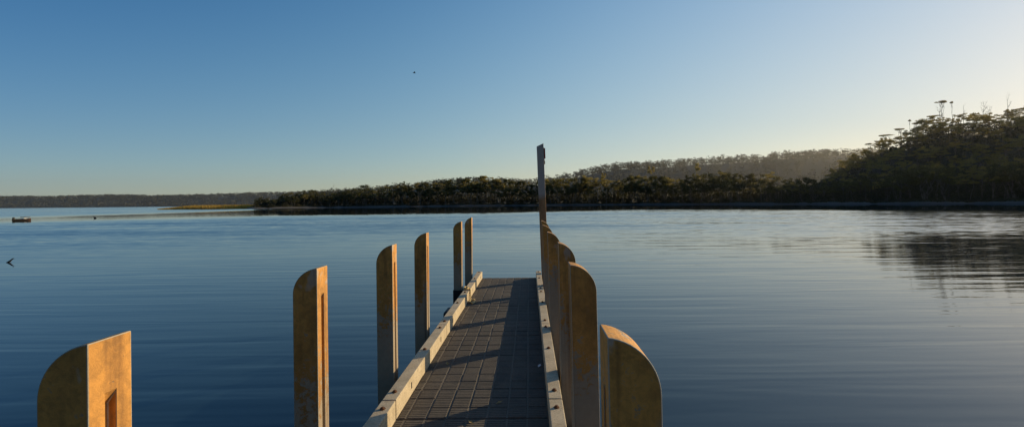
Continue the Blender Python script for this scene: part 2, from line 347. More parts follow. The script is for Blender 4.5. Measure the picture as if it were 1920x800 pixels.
# ------------------------------------------------------------------ jetty
X0, X1 = -1.19, 0.155             # deck between the kerbs
KL, KR = 0.125, 0.12              # kerb widths
KH = 0.165
jetty = tag(empty('jetty', (0, 0, DECK)), 'narrow grey concrete jetty with ribbed pavers and pale raised kerbs', 'jetty')
PL = 2.47
joints = [4.01 + PL * i for i in range(-3, 4)]      # the last joint is the end of the jetty at 11.42
for i in range(len(joints) - 1):
    y0, y1 = joints[i] + 0.008, joints[i + 1] - 0.008
    m = MB(); m.box(X0 - KL, X1 + KR, y0, y1, -0.26, -0.014)
    slab = m.build('deck_slab', M_SLAB, jetty)
    m = MB(); nx, ny = 8, 12
    tw = 0.179; ty = (y1 - y0) / ny
    xs = [X0 + 0.004, X0 + 0.083] + [X0 + 0.083 + tw * k for k in range(1, 8)]; xs[-1] = X1 - 0.004
    for a in range(8):
        for b in range(ny):
            g = 0.008; dz = random.uniform(-0.0025, 0.0025)
            gy = 0.007 if b % 3 == 0 else 0.002
            m.box(xs[a] + g, xs[a + 1] - g, y0 + b * ty + gy, y0 + (b + 1) * ty - 0.002, -0.012, 0.0 + dz, 0.005)
    pv = m.build('pavers', M_DECK, slab)
    m = MB(); m.box(X0 + 0.003, X1 - 0.003, y0 + 0.002, y1 - 0.002, -0.0135, -0.0050); m.build('joint_filling', M_SAND, slab)
    for side in (-1, 1):
        xa, xb = (X0 - KL, X0) if side < 0 else (X1, X1 + KR)
        yc = (y0 + y1) / 2
        m = MB(); m.box(xa, xb, y0 + 0.001, y1 - 0.001, -0.012, KH)
        kb = link('kerb_beam', bevelled(m.mesh('kerb_beam', M_KERB), 0.006), jetty)
        for by in (y0 + 0.165, y0 + 1.37, y1 - 0.165):
            bx = (xa + xb) / 2
            # rusty recess with a bolt head: a shallow stained dish, washer and nut
            m = MB(); n = 14
            ring = [(bx + 0.024 * math.cos(2 * math.pi * k / n) * random.uniform(0.85, 1.15), by + 0.030 * math.sin(2 * math.pi * k / n) * random.uniform(0.85, 1.2), KH + 0.0025) for k in range(n)]
            m.poly(ring, [tuple(range(n))])
            bo = m.build('bolt_recess', M_RUST, kb)
            m = MB(); m.tube([(bx, by, KH + 0.003), (bx, by, KH + 0.011)], 0.020, 12); m.tube([(bx, by, KH + 0.0112), (bx, by, KH + 0.019)], 0.013, 6)
            m.build('bolt', M_RUST, kb)
        # lifting hook slots in the inner face: flat patches, inner shade painted on
        if side < 0:
            for sy in (y0 + 0.52, y1 - 0.42):
                m = MB(); m.box(X0 - 0.002, X0 + 0.002, sy - 0.014, sy + 0.014, 0.055, 0.115); m.build('lifting_slot', M_SLOT_SHADE, kb)
for y in joints[1:]:
    for x in (X0 + 0.1, X1 - 0.1):
        m = MB(); m.tube([(x, y - 0.25, -3.0), (x, y - 0.25, -0.27)], 0.11, 12); m.build('support_pile', M_SLAB, jetty, True)

# ------------------------------------------------------------------ mooring posts
PW, PT = 0.17, 0.166
def post_mesh(rr=1.13, length=4.6):
    Rr = rr * PW; drop = (rr - 0.03) * PW; cx = PW - Rr
    prof = []
    a0 = math.atan2(drop - 0.015, -cx)
    for k in range(15):
        a = a0 * (1 - k / 14.0) if False else (math.acos(max(-1, min(1, -cx / Rr))) * (1 - k / 14.0))
        prof.append((cx + Rr * math.cos(a), -drop + Rr * math.sin(a)))
    top0 = prof[0][1]; prof = [(x, z - top0) for x, z in prof]         # inner top corner at the origin, outer side at x = PW
    n = len(prof); pts = prof + [(PW, -length), (0, -length)]; k = len(pts)
    vs = [(x, 0, z) for x, z in pts] + [(x, PT, z) for x, z in pts]
    fs = [tuple(range(k)), tuple(reversed(range(k, 2 * k)))] + [(i, i + k, (i + 1) % k + k, (i + 1) % k) for i in range(k)]
    me = bpy.data.meshes.new('mooring_post'); me.from_pydata(vs, [], fs)
    bm = bmesh.new(); bm.from_mesh(me); bmesh.ops.recalc_face_normals(bm, faces=bm.faces); bm.to_mesh(me); bm.free()
    me.materials.append(M_POST); me.materials.append(M_ARRIS)
    o = bpy.data.objects.new('tmp_post', me); C.objects.link(o)
    # the slot in the face towards the deck, running out in a slope at its top
    c = MB(); a, b = PT * 0.37, PT * 0.64
    c.poly([(-0.01, a, -0.17), (0.032, a, -0.235), (0.032, a, -length - 0.1), (-0.01, a, -length - 0.1), (-0.01, b, -0.17), (0.032, b, -0.235), (0.032, b, -length - 0.1), (-0.01, b, -length - 0.1)],
           [(0, 1, 2, 3), (7, 6, 5, 4), (0, 4, 5, 1), (1, 5, 6, 2), (2, 6, 7, 3), (3, 7, 4, 0)])
    cm = c.mesh('tmp_cut', M_POST); bm = bmesh.new(); bm.from_mesh(cm); bmesh.ops.recalc_face_normals(bm, faces=bm.faces); bm.to_mesh(cm); bm.free()
    cu = bpy.data.objects.new('tmp_cut', cm); C.objects.link(cu)
    bo = o.modifiers.new('c', 'BOOLEAN'); bo.object = cu; bo.operation = 'DIFFERENCE'; bo.solver = 'EXACT'
    be = o.modifiers.new('b', 'BEVEL'); be.width = 0.004; be.segments = 2; be.material = 1; be.limit_method = 'ANGLE'; be.angle_limit = R(40)
    dg = bpy.context.evaluated_depsgraph_get(); r = bpy.data.meshes.new_from_object(o.evaluated_get(dg))
    bpy.data.objects.remove(o); bpy.data.objects.remove(cu); r.name = 'mooring_post'; return r
POSTS = [post_mesh(1.13), post_mesh(1.06), post_mesh(1.20)]
sp = 1.60
# (side, inner face x, near face y, top above water, lean towards the deck)
posts = [(-1, -1.456, 1.495, 2.6 - 0.454, 0.000, 'nearest left post, cut off by the frame, sunlit slot on its right face'),
         (-1, -1.475, 1.97 * sp, 2.6 - 0.448, 0.002, 'second post on the left, tall, grey flaking showing low on its paint'),
         (-1, -1.435, 2.97 * sp, 2.6 - 0.438, 0.003, 'third post on the left, standing clear of the kerb over open water'),
         (-1, -1.440, 3.97 * sp, 2.6 - 0.422, 0.000, 'fourth post on the left, last one before the black rubber fender'),
         (-1, -1.430, 5.97 * sp, 2.6 - 0.405, 0.000, 'left post just beyond the rope with a dark collar at its foot'),
         (-1, -1.415, 6.97 * sp, 2.6 - 0.373, -0.004, 'farthest post on the left, at the end of the jetty'),
         (1, 0.246, 1.45, 2.6 - 0.435, 0.012, 'nearest right post, broad and brown with a pale sunlit curved top'),
         (1, 0.262, 1.85 * sp, 2.6 - 0.413, 0.016, 'second post on the right, brown paint above grey worn concrete'),
         (1, 0.290, 2.85 * sp, 2.6 - 0.416, 0.012, 'third post on the right, half hidden by the second'),
         (1, 0.2450, 3.85 * sp, 2.6 - 0.415, 0.022, 'fourth post on the right, a slim slice behind the third'),
         (1, 0.225, 4.85 * sp, 2.6 - 0.405, 0.026, 'fifth post on the right, thin sliver in front of the tall pole'),
         (1, 0.245, 5.85 * sp, 2.6 - 0.392, 0.018, 'sixth post on the right, only its curved top showing by the tall pole')]
for pi_, (side, x, y, top, lean, lab) in enumerate(posts):
    o = link('mooring_post', POSTS[pi_ % 3])
    if side > 0: o.location = (x, y, top); o.rotation_euler = (0, -lean, 0)
    else: o.location = (x, y + PT, top); o.rotation_euler = (0, lean, math.pi)
    tag(o, lab, 'post', 'ochre concrete posts along both sides of the jetty')
    if side < 0 and abs(y - 5.97 * sp) < 0.01:
        m = MB(); m.box(-0.012, PW + 0.012, -0.012, PT + 0.012, -top - 0.2, -top + DECK + 0.06)
        m.build('collar', M_RUBBER, o)

def pole():
    W, T = 0.165, 0.16
    top, base = 2.6 + 1.40, -2.4
    t = tag(empty('marker_pole', (0.315, 6.85 * sp, 0)), 'tall leaning square pole with slanted pale top and red marker, right end of jetty', 'pole')
    m = MB(); zt = top
    m.poly([(0, 0, base), (W, 0, base), (W, T, base), (0, T, base), (0, 0, zt - 0.07), (W, 0, zt), (W, T, zt), (0, T, zt - 0.07)],
           [(0, 3, 2, 1), (4, 5, 6, 7), (0, 1, 5, 4), (1, 2, 6, 5), (2, 3, 7, 6), (3, 0, 4, 7)])
    me = bevelled(m.mesh('shaft', M_POLE), 0.006)
    me.transform(Matrix.Translation((0, 0, -zt))); o = link('shaft', me, t); o.location = (0, 0, zt)
    m = MB(); m.box(W + 0.012, W + 0.036, 0.0, 0.14, zt - 0.36, zt - 0.12); m.build('marker_plate', M_RED, t)
    m = MB(); m.box(W + 0.001, W + 0.0115, 0.05, 0.09, zt - 0.42, zt - 0.10); m.box(W + 0.001, W + 0.022, 0.02, 0.12, zt - 0.50, zt - 0.42); m.build('bracket', M_RUST, t)
    t.rotation_euler = (0, -0.030, 0)
pole()

# black rubber fender hung outside the kerb where a post is missing
m = MB(); fx = X0 - KL - 0.006
for za, zb, dd in ((-0.42, -0.15, 0.15), (-0.14, 0.075, 0.135)):
    m.box(fx - dd, fx, 7.62, 7.98, za, zb, 0.03)
m.box(fx - 0.03, fx, 7.70, 7.90, -0.15, 0.115)
o = link('rubber_fender', bevelled(m.mesh('rubber_fender', M_RUBBER), 0.02)); o.location = (0, 0, DECK)
tag(o, 'black rubber fender hanging on the outside of the left kerb', 'fender')
# red bumper beside the right kerb
m = MB(); m.tube([(0, 0, -0.30), (0, 0, -0.27), (0, 0, 0.16), (0, 0, 0.21), (0, 0, 0.225)], [0.03, 0.06, 0.06, 0.045, 0.015], 14)
m.tube([(0, 0, 0.22), (0, 0, 0.26)], 0.012, 6)
o = m.build('mooring_buoy', M_REDDARK, None, True); o.location = (X1 + KR + 0.064, 9.15, DECK + 0.04)
tag(o, 'small dark red buoy squeezed between right kerb and posts', 'buoy')
# rope lying over the left kerb
kt = KH + 0.012
pts = [(-1.30, 9.02, kt), (-1.26, 9.10, kt + 0.01), (-1.22, 9.05, kt + 0.02), (-1.24, 8.95, kt + 0.03), (-1.30, 8.98, kt + 0.035), (-1.28, 9.08, kt + 0.04), (-1.21, 9.06, kt + 0.012),
       (-1.178, 8.98, kt - 0.01), (-1.165, 8.88, 0.10), (-1.150, 8.78, 0.03), (-1.12, 8.70, 0.013), (-1.06, 8.66, 0.013), (-1.08, 8.58, 0.014), (-1.15, 8.60, 0.016), (-1.13, 8.70, 0.03), (-1.07, 8.72, 0.035), (-1.05, 8.60, 0.014), (-1.10, 8.50, 0.012)]
P = [Vector(p) for p in pts]; sm = []
for i in range(len(P) - 1):
    a, b, c, d = P[max(i - 1, 0)], P[i], P[i + 1], P[min(i + 2, len(P) - 1)]
    for k in range(5):
        t = k / 5; sm.append(0.5 * ((2 * b) + (c - a) * t + (2 * a - 5 * b + 4 * c - d) * t * t + (3 * b - a - 3 * c + d) * t ** 3))
m = MB(); m.tube(sm, [0.016 + 0.003 * math.sin(i * 2.2) for i in range(len(sm))], 7)
o = m.build('mooring_rope', M_ROPE, None, True); o.location = (0, 0, DECK); tag(o, 'frayed straw coloured rope draped over the far part of the left kerb', 'rope')
# fallen leaves on the deck
for k, (x, y, rz, lab) in enumerate([(-0.30, 4.30, 0.4, 'dry leaf in the sunlit middle of the near deck'), (-0.98, 5.35, 1.9, 'dry leaf by the left kerb beside a post shadow'),
                                     (-0.52, 3.92, 2.6, 'small dry leaf on the nearest sunlit pavers'), (-0.72, 7.1, 0.9, 'dark twig-like leaf halfway along the deck'), (0.10, 5.25, 1.2, 'pale scrap lying against the right kerb')]):
    m = MB(); L, W = 0.075, 0.018
    m.poly([(-L / 2, 0, 0.004), (0, W, 0.012), (L / 2, 0, 0.02), (0, -W, 0.012), (0, 0, 0.006)], [(0, 4, 1), (4, 2, 1), (0, 3, 4), (3, 2, 4)])
    o = m.build('fallen_leaf', M_LEAFDRY if k != 4 else M_WHITE); o.location = (x, y, DECK + 0.002); o.rotation_euler = (0, 0, rz); tag(o, lab, 'leaf', 'leaves fallen on the deck')

# ------------------------------------------------------------------ small things on and over the lake
def boat():
    x, y = wx(42, 80), 80.0
    t = tag(empty('boat', (x, y, 0), R(6)), 'small rusty brown boat with white middle and dark canopy, far left', 'boat')
    L, B = 2.7, 1.0; m = MB(); n = 11; rows = []
    for i in range(n):
        u = i / (n - 1); xx = -L / 2 + L * u; wd = B / 2 * (1 - max(0, (u - 0.45) / 0.55) ** 2.2) * (0.82 + 0.18 * min(1, u * 4)); sh = 0.42 + 0.20 * max(0, u - 0.5) ** 1.5 * 2
        rows.append([(xx, -wd, sh), (xx, -wd * 0.9, 0.1), (xx, -wd * 0.3, -0.16), (xx, wd * 0.3, -0.16), (xx, wd * 0.9, 0.1), (xx, wd, sh), (xx, wd * 0.88, sh - 0.02), (xx, wd * 0.75, 0.12), (xx, -wd * 0.75, 0.12), (xx, -wd * 0.88, sh - 0.02)])
    k = 10; vs = [p for r_ in rows for p in r_]; fs = [(i * k + j, i * k + (j + 1) % k, (i + 1) * k + (j + 1) % k, (i + 1) * k + j) for i in range(n - 1) for j in range(k)]
    fs += [tuple(range(k)), tuple(reversed(range((n - 1) * k, n * k)))]
    m.poly(vs, fs); m.build('hull', M_HULL, t)
    m = MB(); m.box(0.05, 0.55, -0.36, 0.36, 0.13, 0.54, 0.04); m.build('console', M_WHITE, t)
    m = MB(); m.box(0.02, 0.9, -0.42, 0.42, 0.74, 0.82, 0.02)
    c = m.build('canopy', M_CANVAS, t)
    for px, py in ((0.06, -0.38), (0.06, 0.38), (0.84, -0.36), (0.84, 0.36)):
        m = MB(); m.tube([(px, py, 0.35), (px, py, 0.745)], 0.018, 6); m.build('canopy_pole', M_WHITE, c)
    m = MB(); m.box(-1.52, -1.30, -0.12, 0.12, 0.30, 0.72, 0.04); m.box(-1.46, -1.38, -0.05, 0.05, -0.4, 0.30); m.build('outboard_motor', M_RUBBER, t)
boat()
def bird_floating():
    y = 95.0; m = MB()
    m.tube([(-0.34, 0, 0.14), (-0.24, 0, 0.12), (0, 0, 0.10), (0.2, 0, 0.12), (0.3, 0, 0.16)], [0.02, 0.10, 0.16, 0.13, 0.03], 10)
    m.tube([(0.22, 0, 0.14), (0.30, 0, 0.26), (0.30, 0, 0.36), (0.36, 0, 0.40), (0.43, 0, 0.38), (0.48, 0, 0.37)], [0.06, 0.045, 0.04, 0.045, 0.025, 0.01], 8)
    o = m.build('waterbird', M_BIRD, None, True); o.location = (wx(178, y), y, 0); o.rotation_euler = (0, 0, R(170)); tag(o, 'small dark waterbird floating on the lake right of the boat', 'bird')
bird_floating()
def bird_flying():
    y = 60.0; m = MB()
    m.tube([(-0.20, 0, 0), (-0.12, 0, 0), (0, 0, 0.01), (0.1, 0, 0.01), (0.15, 0, 0.015), (0.20, 0, 0.0)], [0.03, 0.035, 0.055, 0.045, 0.035, 0.005], 8)
    for s in (-1, 1):
        m.poly([(0.07, s * 0.03, 0.03), (-0.07, s * 0.03, 0.03), (0.05, s * 0.2, 0.12), (-0.08, s * 0.2, 0.11), (-0.03, s * 0.42, 0.08), (-0.09, s * 0.38, 0.075)], [(0, 1, 3, 2), (2, 3, 5, 4)])
    o = m.build('flying_bird', M_BIRD); o.location = (wx(779, y), y, wz(779, 137, y)); o.rotation_euler = (0, 0, R(200)); tag(o, 'tiny dark bird flying alone in the blue sky', 'bird')
bird_flying()
def snag():
    y = EYE * F / (492 - hor(15)); m = MB(); x = wx(15, y)
    m.tube([(-0.09, 0, -0.25), (-0.04, 0, 0.00), (0.05, 0, 0.06), (0.18, 0.01, 0.17), (0.23, 0.01, 0.20)], [0.06, 0.05, 0.035, 0.025, 0.01], 8)
    m.tube([(-0.06, 0, 0.0), (0.02, 0, 0.04), (0.10, 0.02, 0.055)], [0.04, 0.04, 0.015], 7); m.tube([(0.16, 0.01, 0.155), (0.27, 0.02, 0.185)], [0.014, 0.006], 5)
    o = m.build('snag', M_SNAG, None, True); o.location = (x, y, 0); tag(o, 'dark dead branch poking out of the water at the left edge', 'branch')
snag()

# ------------------------------------------------------------------ land
sx_ = [-200, 420, 475, 560, 640, 760, 900, 1040, 1200, 1400, 1560, 1700, 1920, 2150, 2500]
sy_ = [330, 262, 250, 268, 284, 300, 308, 306, 284, 240, 216, 198, 178, 164, 150]
def shore(x): return float(np.interp(x, sx_, sy_))
# silhouette of the wood on the shore (frame pixels) and of the hill behind it at the right
fx_ = [475, 500, 513, 528, 560, 590, 612, 650, 660, 680, 700, 716, 740, 755, 770, 800, 850, 880, 910, 940, 970, 990, 1002, 1020, 1060, 1110, 1130, 1150, 1180, 1196, 1220, 1250, 1280, 1300, 1340, 1360, 1395, 1430, 1455, 1480, 1510, 1540, 1560, 1580, 1640, 1700, 1740, 1800, 1850, 1900, 2200]
fy_ = [371, 369, 371, 364, 359, 354, 360, 355, 350, 346, 347, 352, 343, 340, 345, 340, 333, 330, 330, 332, 336, 343, 346, 333, 331, 330, 328, 339, 330, 325, 330, 328, 332, 325, 320, 318, 322, 320, 328, 332, 332, 338, 336, 335, 326, 311, 305, 310, 305, 302, 290]
def prof(x): return float(np.interp(x, fx_, fy_))
hx_ = [1520, 1560, 1580, 1600, 1625, 1660, 1685, 1700, 1730, 1760, 1790, 1860, 1890, 1920, 2100, 2500]
hy_ = [335, 312, 296, 286, 276, 261, 251, 244, 229, 215, 209, 211, 206, 201, 175, 150]
def hprof(x): return float(np.interp(x, hx_, hy_))
HT = 13.0
def smooth(a, b, v): v = np.clip((v - a) / (b - a), 0, 1); return v * v * (3 - 2 * v)
def land_z(x, d):
    """ground height d metres behind the shoreline along the sight line of frame column x"""
    z = -0.5 + (1.45 + 0.25 * math.sin(x * 0.037) + 0.15 * math.sin(x * 0.11)) * smooth(-3, 9, d) + 0.015 * np.clip(d, 0, 200)
    if x > 1500:
        Yh = shore(x) + 100; top = wz(x, hprof(x), Yh) - HT
        z = z + max(0.0, top - 2.5) * smooth(16, 105, d) * (1 + 0.0 * d)
    return z
def at(x, d):
    Y = shore(x) + d; return Vector((wx(x, Y), Y, float(land_z(x, d))))
def strip(name, xs, ds, zf, yf, mat, label):
    V = []
    for x in xs:
        for d in ds:
            Y = yf(x) + d; V.append((wx(x, Y), Y, float(zf(x, d))))
    n = len(ds); Fq = [(i * n + j, (i + 1) * n + j, (i + 1) * n + j + 1, i * n + j + 1) for i in range(len(xs) - 1) for j in range(n - 1)]
    o = link(name, np_mesh(name, V, Fq, mat, True)); tag(o, label, name.replace('_', ' '), kind='structure'); return o
strip('shore', list(np.linspace(462, 2500, 200)), [-6, -3, -1, 0.5, 2, 4, 6, 9, 13, 20, 30, 42, 55, 70, 85, 100, 120, 160],
      lambda x, d: land_z(x, d) * (1 if x > 470 else 0.3) + 0.18 * math.sin(x * 0.21) * (1 if d > 0 else 0) + 0.1 * math.sin(x * 0.57 + d), shore, M_SOIL, 'dark wooded far shore with a low grey sand bank')

rx_ = [300, 560, 640, 760, 850, 900, 985, 1040, 1060, 1090, 1120, 1150, 1180, 1220, 1260, 1300, 1330, 1360, 1410, 1430, 1450, 1480, 1530, 1560, 1600, 1800, 2300]
ry_ = [362, 358, 355, 345, 333, 332, 336, 330, 326, 318, 311, 306, 303, 303, 300, 296, 295, 293, 290, 294, 286, 284, 282, 280, 280, 275, 262]
def ridge(x): return float(np.interp(x, rx_, ry_))
RY, RT = 620.0, 9.0
def ridge_z(x, d): return max(1.0, wz(x, ridge(x), RY) - RT) * smooth(0, 190, d) * (1 if d < 210 else 0.92) * smooth(520, 620, x) - 0.5 - (1 - smooth(520, 600, x))
strip('ridge', list(np.linspace(500, 2300, 120)), [0, 20, 45, 75, 105, 135, 165, 190, 215, 260, 330], ridge_z, lambda x: RY - 190, M_SOIL, 'hazy wooded ridge behind the shore wood')
lx_ = [-900, 0, 100, 200, 300, 400, 480, 560, 640, 800]; ly_ = [368, 366.5, 366.5, 363.5, 365, 362.5, 359.5, 358, 357, 356]
LY, LT = 1000.0, 7.0
def left_z(x, d): return max(1.0, wz(x, float(np.interp(x, lx_, ly_)), LY) - LT) * smooth(0, 120, d) - 0.4
strip('hill', list(np.linspace(-900, 800, 90)), [0, 12, 30, 50, 70, 90, 110, 130, 170, 240], left_z, lambda x: LY - 120, M_SOIL, 'low wooded hill on the far left shore')

V = []; xs_ = np.linspace(-70, 90, 60); ds_ = [0, 1.5, 3, 5, 8, 11, 14, 18, 24, 34, 60]  # unseen bank added behind the camera to cut sky fill on the posts
for x in xs_:
    for d in ds_:
        V.append((x, -4.2 - d - 0.9 * math.sin(x * 0.3), -0.5 + 1.15 * float(smooth(0, 3, d)) + (10.5 + 2.0 * math.sin(x * 0.17)) * float(smooth(4, 24, d)) + (0.4 * math.sin(x * 1.7 + d) if d > 4 else 0)))
nd_ = len(ds_); o = link('sky_blocking_bank', np_mesh('sky_blocking_bank', V, [(i * nd_ + j, i * nd_ + j + 1, (i + 1) * nd_ + j + 1, (i + 1) * nd_ + j) for i in range(59) for j in range(nd_ - 1)], M_SOIL, True))
tag(o, 'unseen steep bank added behind the camera to block low sky light', 'bank', kind='structure')

# marsh spit with golden grass, left of the point
def spit_mask(u): return math.sin(math.pi * min(1, max(0, u))) ** 0.5
V = []; nu, nv = 40, 8
for i in range(nu):
    u = i / (nu - 1); xpx = 285 + (490 - 285) * u
    for j in range(nv):
        v = j / (nv - 1); Y = 262 + 4 * math.sin(u * 9) + v * 60 * (0.12 + 0.88 * u); V.append((wx(xpx, Y), Y, -0.15 + 0.55 * math.sin(math.pi * v) ** 0.4 * min(1, u * 3)))
o = link('marsh_spit', np_mesh('marsh_spit', V, [(i * nv + j, (i + 1) * nv + j, (i + 1) * nv + j + 1, i * nv + j + 1) for i in range(nu - 1) for j in range(nv - 1)], M_GRASS, True))
tag(o, 'flat muddy spit running out left of the wooded point', 'spit', kind='structure')

# ------------------------------------------------------------------ leaves, trees
def rand_quads(cen, size, flat=0.0, asp=0.55):
    n = len(cen); a = rng.normal(size=(n, 3)); a[:, 2] *= (1 - flat); a /= np.linalg.norm(a, axis=1, keepdims=True)
    b = rng.normal(size=(n, 3)); b[:, 2] *= (1 - flat); b -= a * np.sum(a * b, axis=1, keepdims=True); b /= np.linalg.norm(b, axis=1, keepdims=True) + 1e-9
    s = (size * rng.uniform(0.6, 1.35, size=n))[:, None] * 0.5; a = a * s; b = b * s * asp
    V = np.stack([cen - a, cen + b * 0.9, cen + a, cen - b * 0.9], axis=1).reshape(-1, 3)
    return V, np.arange(4 * n).reshape(n, 4)
def in_ball(n):
    v = rng.normal(size=(n, 3)); v /= np.linalg.norm(v, axis=1, keepdims=True); return v * (rng.uniform(0, 1, size=(n, 1)) ** 0.45)
def clump(c, rx, rz, n, size, flat):
    return rand_quads(np.asarray(c) + in_ball(n) * np.array([rx, rx, rz]), size, flat)
def join(parts):
    Vs, Fs, k = [], [], 0
    for V, Fq in parts: Vs.append(V); Fs.append(Fq + k); k += len(V)
    return np.concatenate(Vs), np.concatenate(Fs)
def bent(a, b, wob, n=4):
    a, b = Vector(a), Vector(b); L = (b - a).length
    return [a.lerp(b, i / n) + (Vector((random.gauss(0, wob), random.gauss(0, wob), random.gauss(0, wob * 0.4))) * L if 0 < i < n else Vector()) for i in range(n + 1)]
def gum(h, spread, fork, nlimb, stems=1):
    """tall gum: bare pale trunk, steep limbs, flat layered leaf plates"""
    m = MB(); parts = []
    for s in range(stems):
        b0 = Vector((random.uniform(-.5, .5), random.uniform(-.5, .5), -0.6)) if stems > 1 else Vector((0, 0, -0.6))
        f = Vector((b0.x + random.uniform(-1, 1) * 0.08 * h, b0.y + random.uniform(-1, 1) * 0.08 * h, fork * h * random.uniform(0.9, 1.08))); r0 = 0.012 * h
        tr = bent(b0, f, 0.025, 5); m.tube(tr, [r0 * (1 - 0.10 * i) for i in range(6)], 7)
        for k in range(nlimb):
            a = 2 * math.pi * (k + random.uniform(-.3, .3)) / nlimb; rr = spread * random.uniform(0.25, 1.0)
            e = Vector((f.x + rr * math.cos(a), f.y + rr * math.sin(a), h * random.uniform(0.66, 0.95) - 0.05 * rr))
            lm = bent(f, e, 0.05, 4); m.tube(lm, [r0 * 0.5 * (1 - 0.19 * i) for i in range(5)], 5)
            for q in range(3):
                ee = e + Vector((random.gauss(0, 0.28) * spread, random.gauss(0, 0.28) * spread, random.uniform(-0.06, 0.045) * h))
                m.tube(bent(lm[3], ee, 0.05, 2), [r0 * 0.16, r0 * 0.1, 0.01], 4)
                parts.append(clump(ee, random.uniform(0.26, 0.46) * spread, random.uniform(0.024, 0.05) * h, 112, 0.50, 0.3))
    return m.mesh('trunk', M_BARK, True), np_mesh('crown', *join(parts), M_GUM)
def umbrella(h, spread, stems):
    """slender gum whose leaves are all in thin flat plates at the very top"""
    m = MB(); parts = []
    for s in range(stems):
        a = random.uniform(0, 6.28); e = Vector((math.cos(a) * spread * random.uniform(.1, .6), math.sin(a) * spread * random.uniform(.1, .6), h * random.uniform(.93, .965)))
        st = bent((random.gauss(0, .25), random.gauss(0, .25), -0.6), e, 0.018, 6); m.tube(st, [0.008 * h * (1 - 0.13 * i) for i in range(7)], 6)
        for q in range(3):
            ee = e + Vector((random.gauss(0, .35) * spread, random.gauss(0, .35) * spread, random.uniform(-.012, .022) * h)); m.tube(bent(st[5], ee, .04, 2), [.003 * h, .002 * h, .01], 4)
            parts.append(clump(ee, random.uniform(.38, .6) * spread, .011 * h, 90, 0.6, 0.55))
    return m.mesh('trunk', M_BARK, True), np_mesh('crown', *join(parts), M_GUM)
def paper(h, spread, stems, low):
    """dense dark rounded tree over several thin pale stems"""
    m = MB(); parts = []
    for s in range(stems):
        a = random.uniform(0, 6.28); b0 = (random.gauss(0, .12) * spread, random.gauss(0, .12) * spread, -0.6)
        e = (math.cos(a) * spread * random.uniform(.1, .75), math.sin(a) * spread * random.uniform(.1, .75), h * random.uniform(0.6, 0.85))
        st = bent(b0, e, 0.035, 5); m.tube(st, [0.012 * h * (1 - 0.15 * i) for i in range(6)], 6)
        for q in range(3):
            m.tube(bent(st[random.choice((3, 4))], (e[0] + random.gauss(0, .3) * spread, e[1] + random.gauss(0, .3) * spread, e[2] + random.uniform(-.1, .12) * h), 0.05, 2), [0.004 * h, 0.003 * h, 0.01], 4)
    for k in range(24):
        a = random.uniform(0, 6.28); z = random.uniform(low, 0.93); env = math.sin(math.pi * min(1, max(0.05, (z - low + 0.12) / (1.10 - low)))) ** 0.6
        rr = spread * env * math.sqrt(random.uniform(0.05, 1))
        parts.append(clump((rr * math.cos(a), rr * math.sin(a), z * h), random.uniform(.22, .38) * spread, random.uniform(.04, .08) * h, 88, 0.46, 0.2))
    return m.mesh('trunk', M_BARK, True), np_mesh('crown', *join(parts), M_PAPER)
def shrub(h, spread):
    m = MB(); parts = []
    for s in range(4): m.tube(bent((random.gauss(0, .2), random.gauss(0, .2), -0.4), (random.gauss(0, .4) * spread, random.gauss(0, .4) * spread, h * random.uniform(.5, .9)), .05, 3), [.07, .06, .04, .015], 5)
    for k in range(20):
        a = random.uniform(0, 6.28); z = random.uniform(0.08, 0.88); rr = spread * math.sqrt(random.uniform(0, 1)) * math.sqrt(max(0.05, 1 - (z * 0.95) ** 2))
        parts.append(clump((rr * math.cos(a), rr * math.sin(a), z * h), .3 * spread, .13 * h, 46, 0.5, 0.1))
    return m.mesh('trunk', M_BARK, True), np_mesh('crown', *join(parts), M_SHRUB)
def dead(h, n):
    m = MB(); tr = bent((0, 0, -0.6), (random.uniform(-.05, .05) * h, 0, h), 0.012, 6); m.tube(tr, [0.013 * h * (1 - 0.15 * i) for i in range(7)], 6)
    br = MB()
    for k in range(n):
        b = tr[random.choice((3, 4, 5))]; a = random.uniform(0, 6.28); L = random.uniform(.12, .28) * h; e = b + Vector((math.cos(a) * L * .5, math.sin(a) * L * .5, L * .8))
        lm = bent(b, e, .07, 3); br.tube(lm, [.004 * h, .003 * h, .002 * h, .01], 5)
        for q in range(2): br.tube(bent(lm[2], lm[2] + Vector((random.gauss(0, .05) * h, random.gauss(0, .05) * h, random.uniform(.03, .1) * h)), .05, 2), [.002 * h, .0016 * h, .008], 4)
    return m.mesh('trunk', M_DEAD, True), br.mesh('branches', M_DEAD, True)
PROTO = {'umbrella': [umbrella(17, 2.0, 2), umbrella(17, 2.7, 3), umbrella(17, 1.5, 2), umbrella(17, 3.2, 4)], 'gum': [gum(18, 4.6, .52, 7), gum(18, 3.8, .58, 6), gum(18, 5.2, .45, 8), gum(18, 3.2, .62, 5), gum(18, 4.6, .50, 4, 2)],
         'paper': [paper(11, 3.6, 4, .45), paper(11, 4.4, 5, .38), paper(11, 3.2, 3, .52), paper(11, 4.0, 6, .55)],
         'shrub': [shrub(4, 2.6), shrub(4, 3.2), shrub(4, 2.2)], 'dead': [dead(16, 7), dead(16, 4), dead(16, 11)]}
BASEH = {'umbrella': 17.0, 'gum': 18.0, 'paper': 11.0, 'shrub': 4.0, 'dead': 16.0}
NAME = {'umbrella': 'gum_tree', 'gum': 'gum_tree', 'paper': 'paperbark_tree', 'shrub': 'shrub', 'dead': 'dead_tree'}
CAT = {'umbrella': 'gum tree', 'gum': 'gum tree', 'paper': 'tree', 'shrub': 'shrub', 'dead': 'dead tree'}
trees = []         # kind, frame column, row, Empty, description of look
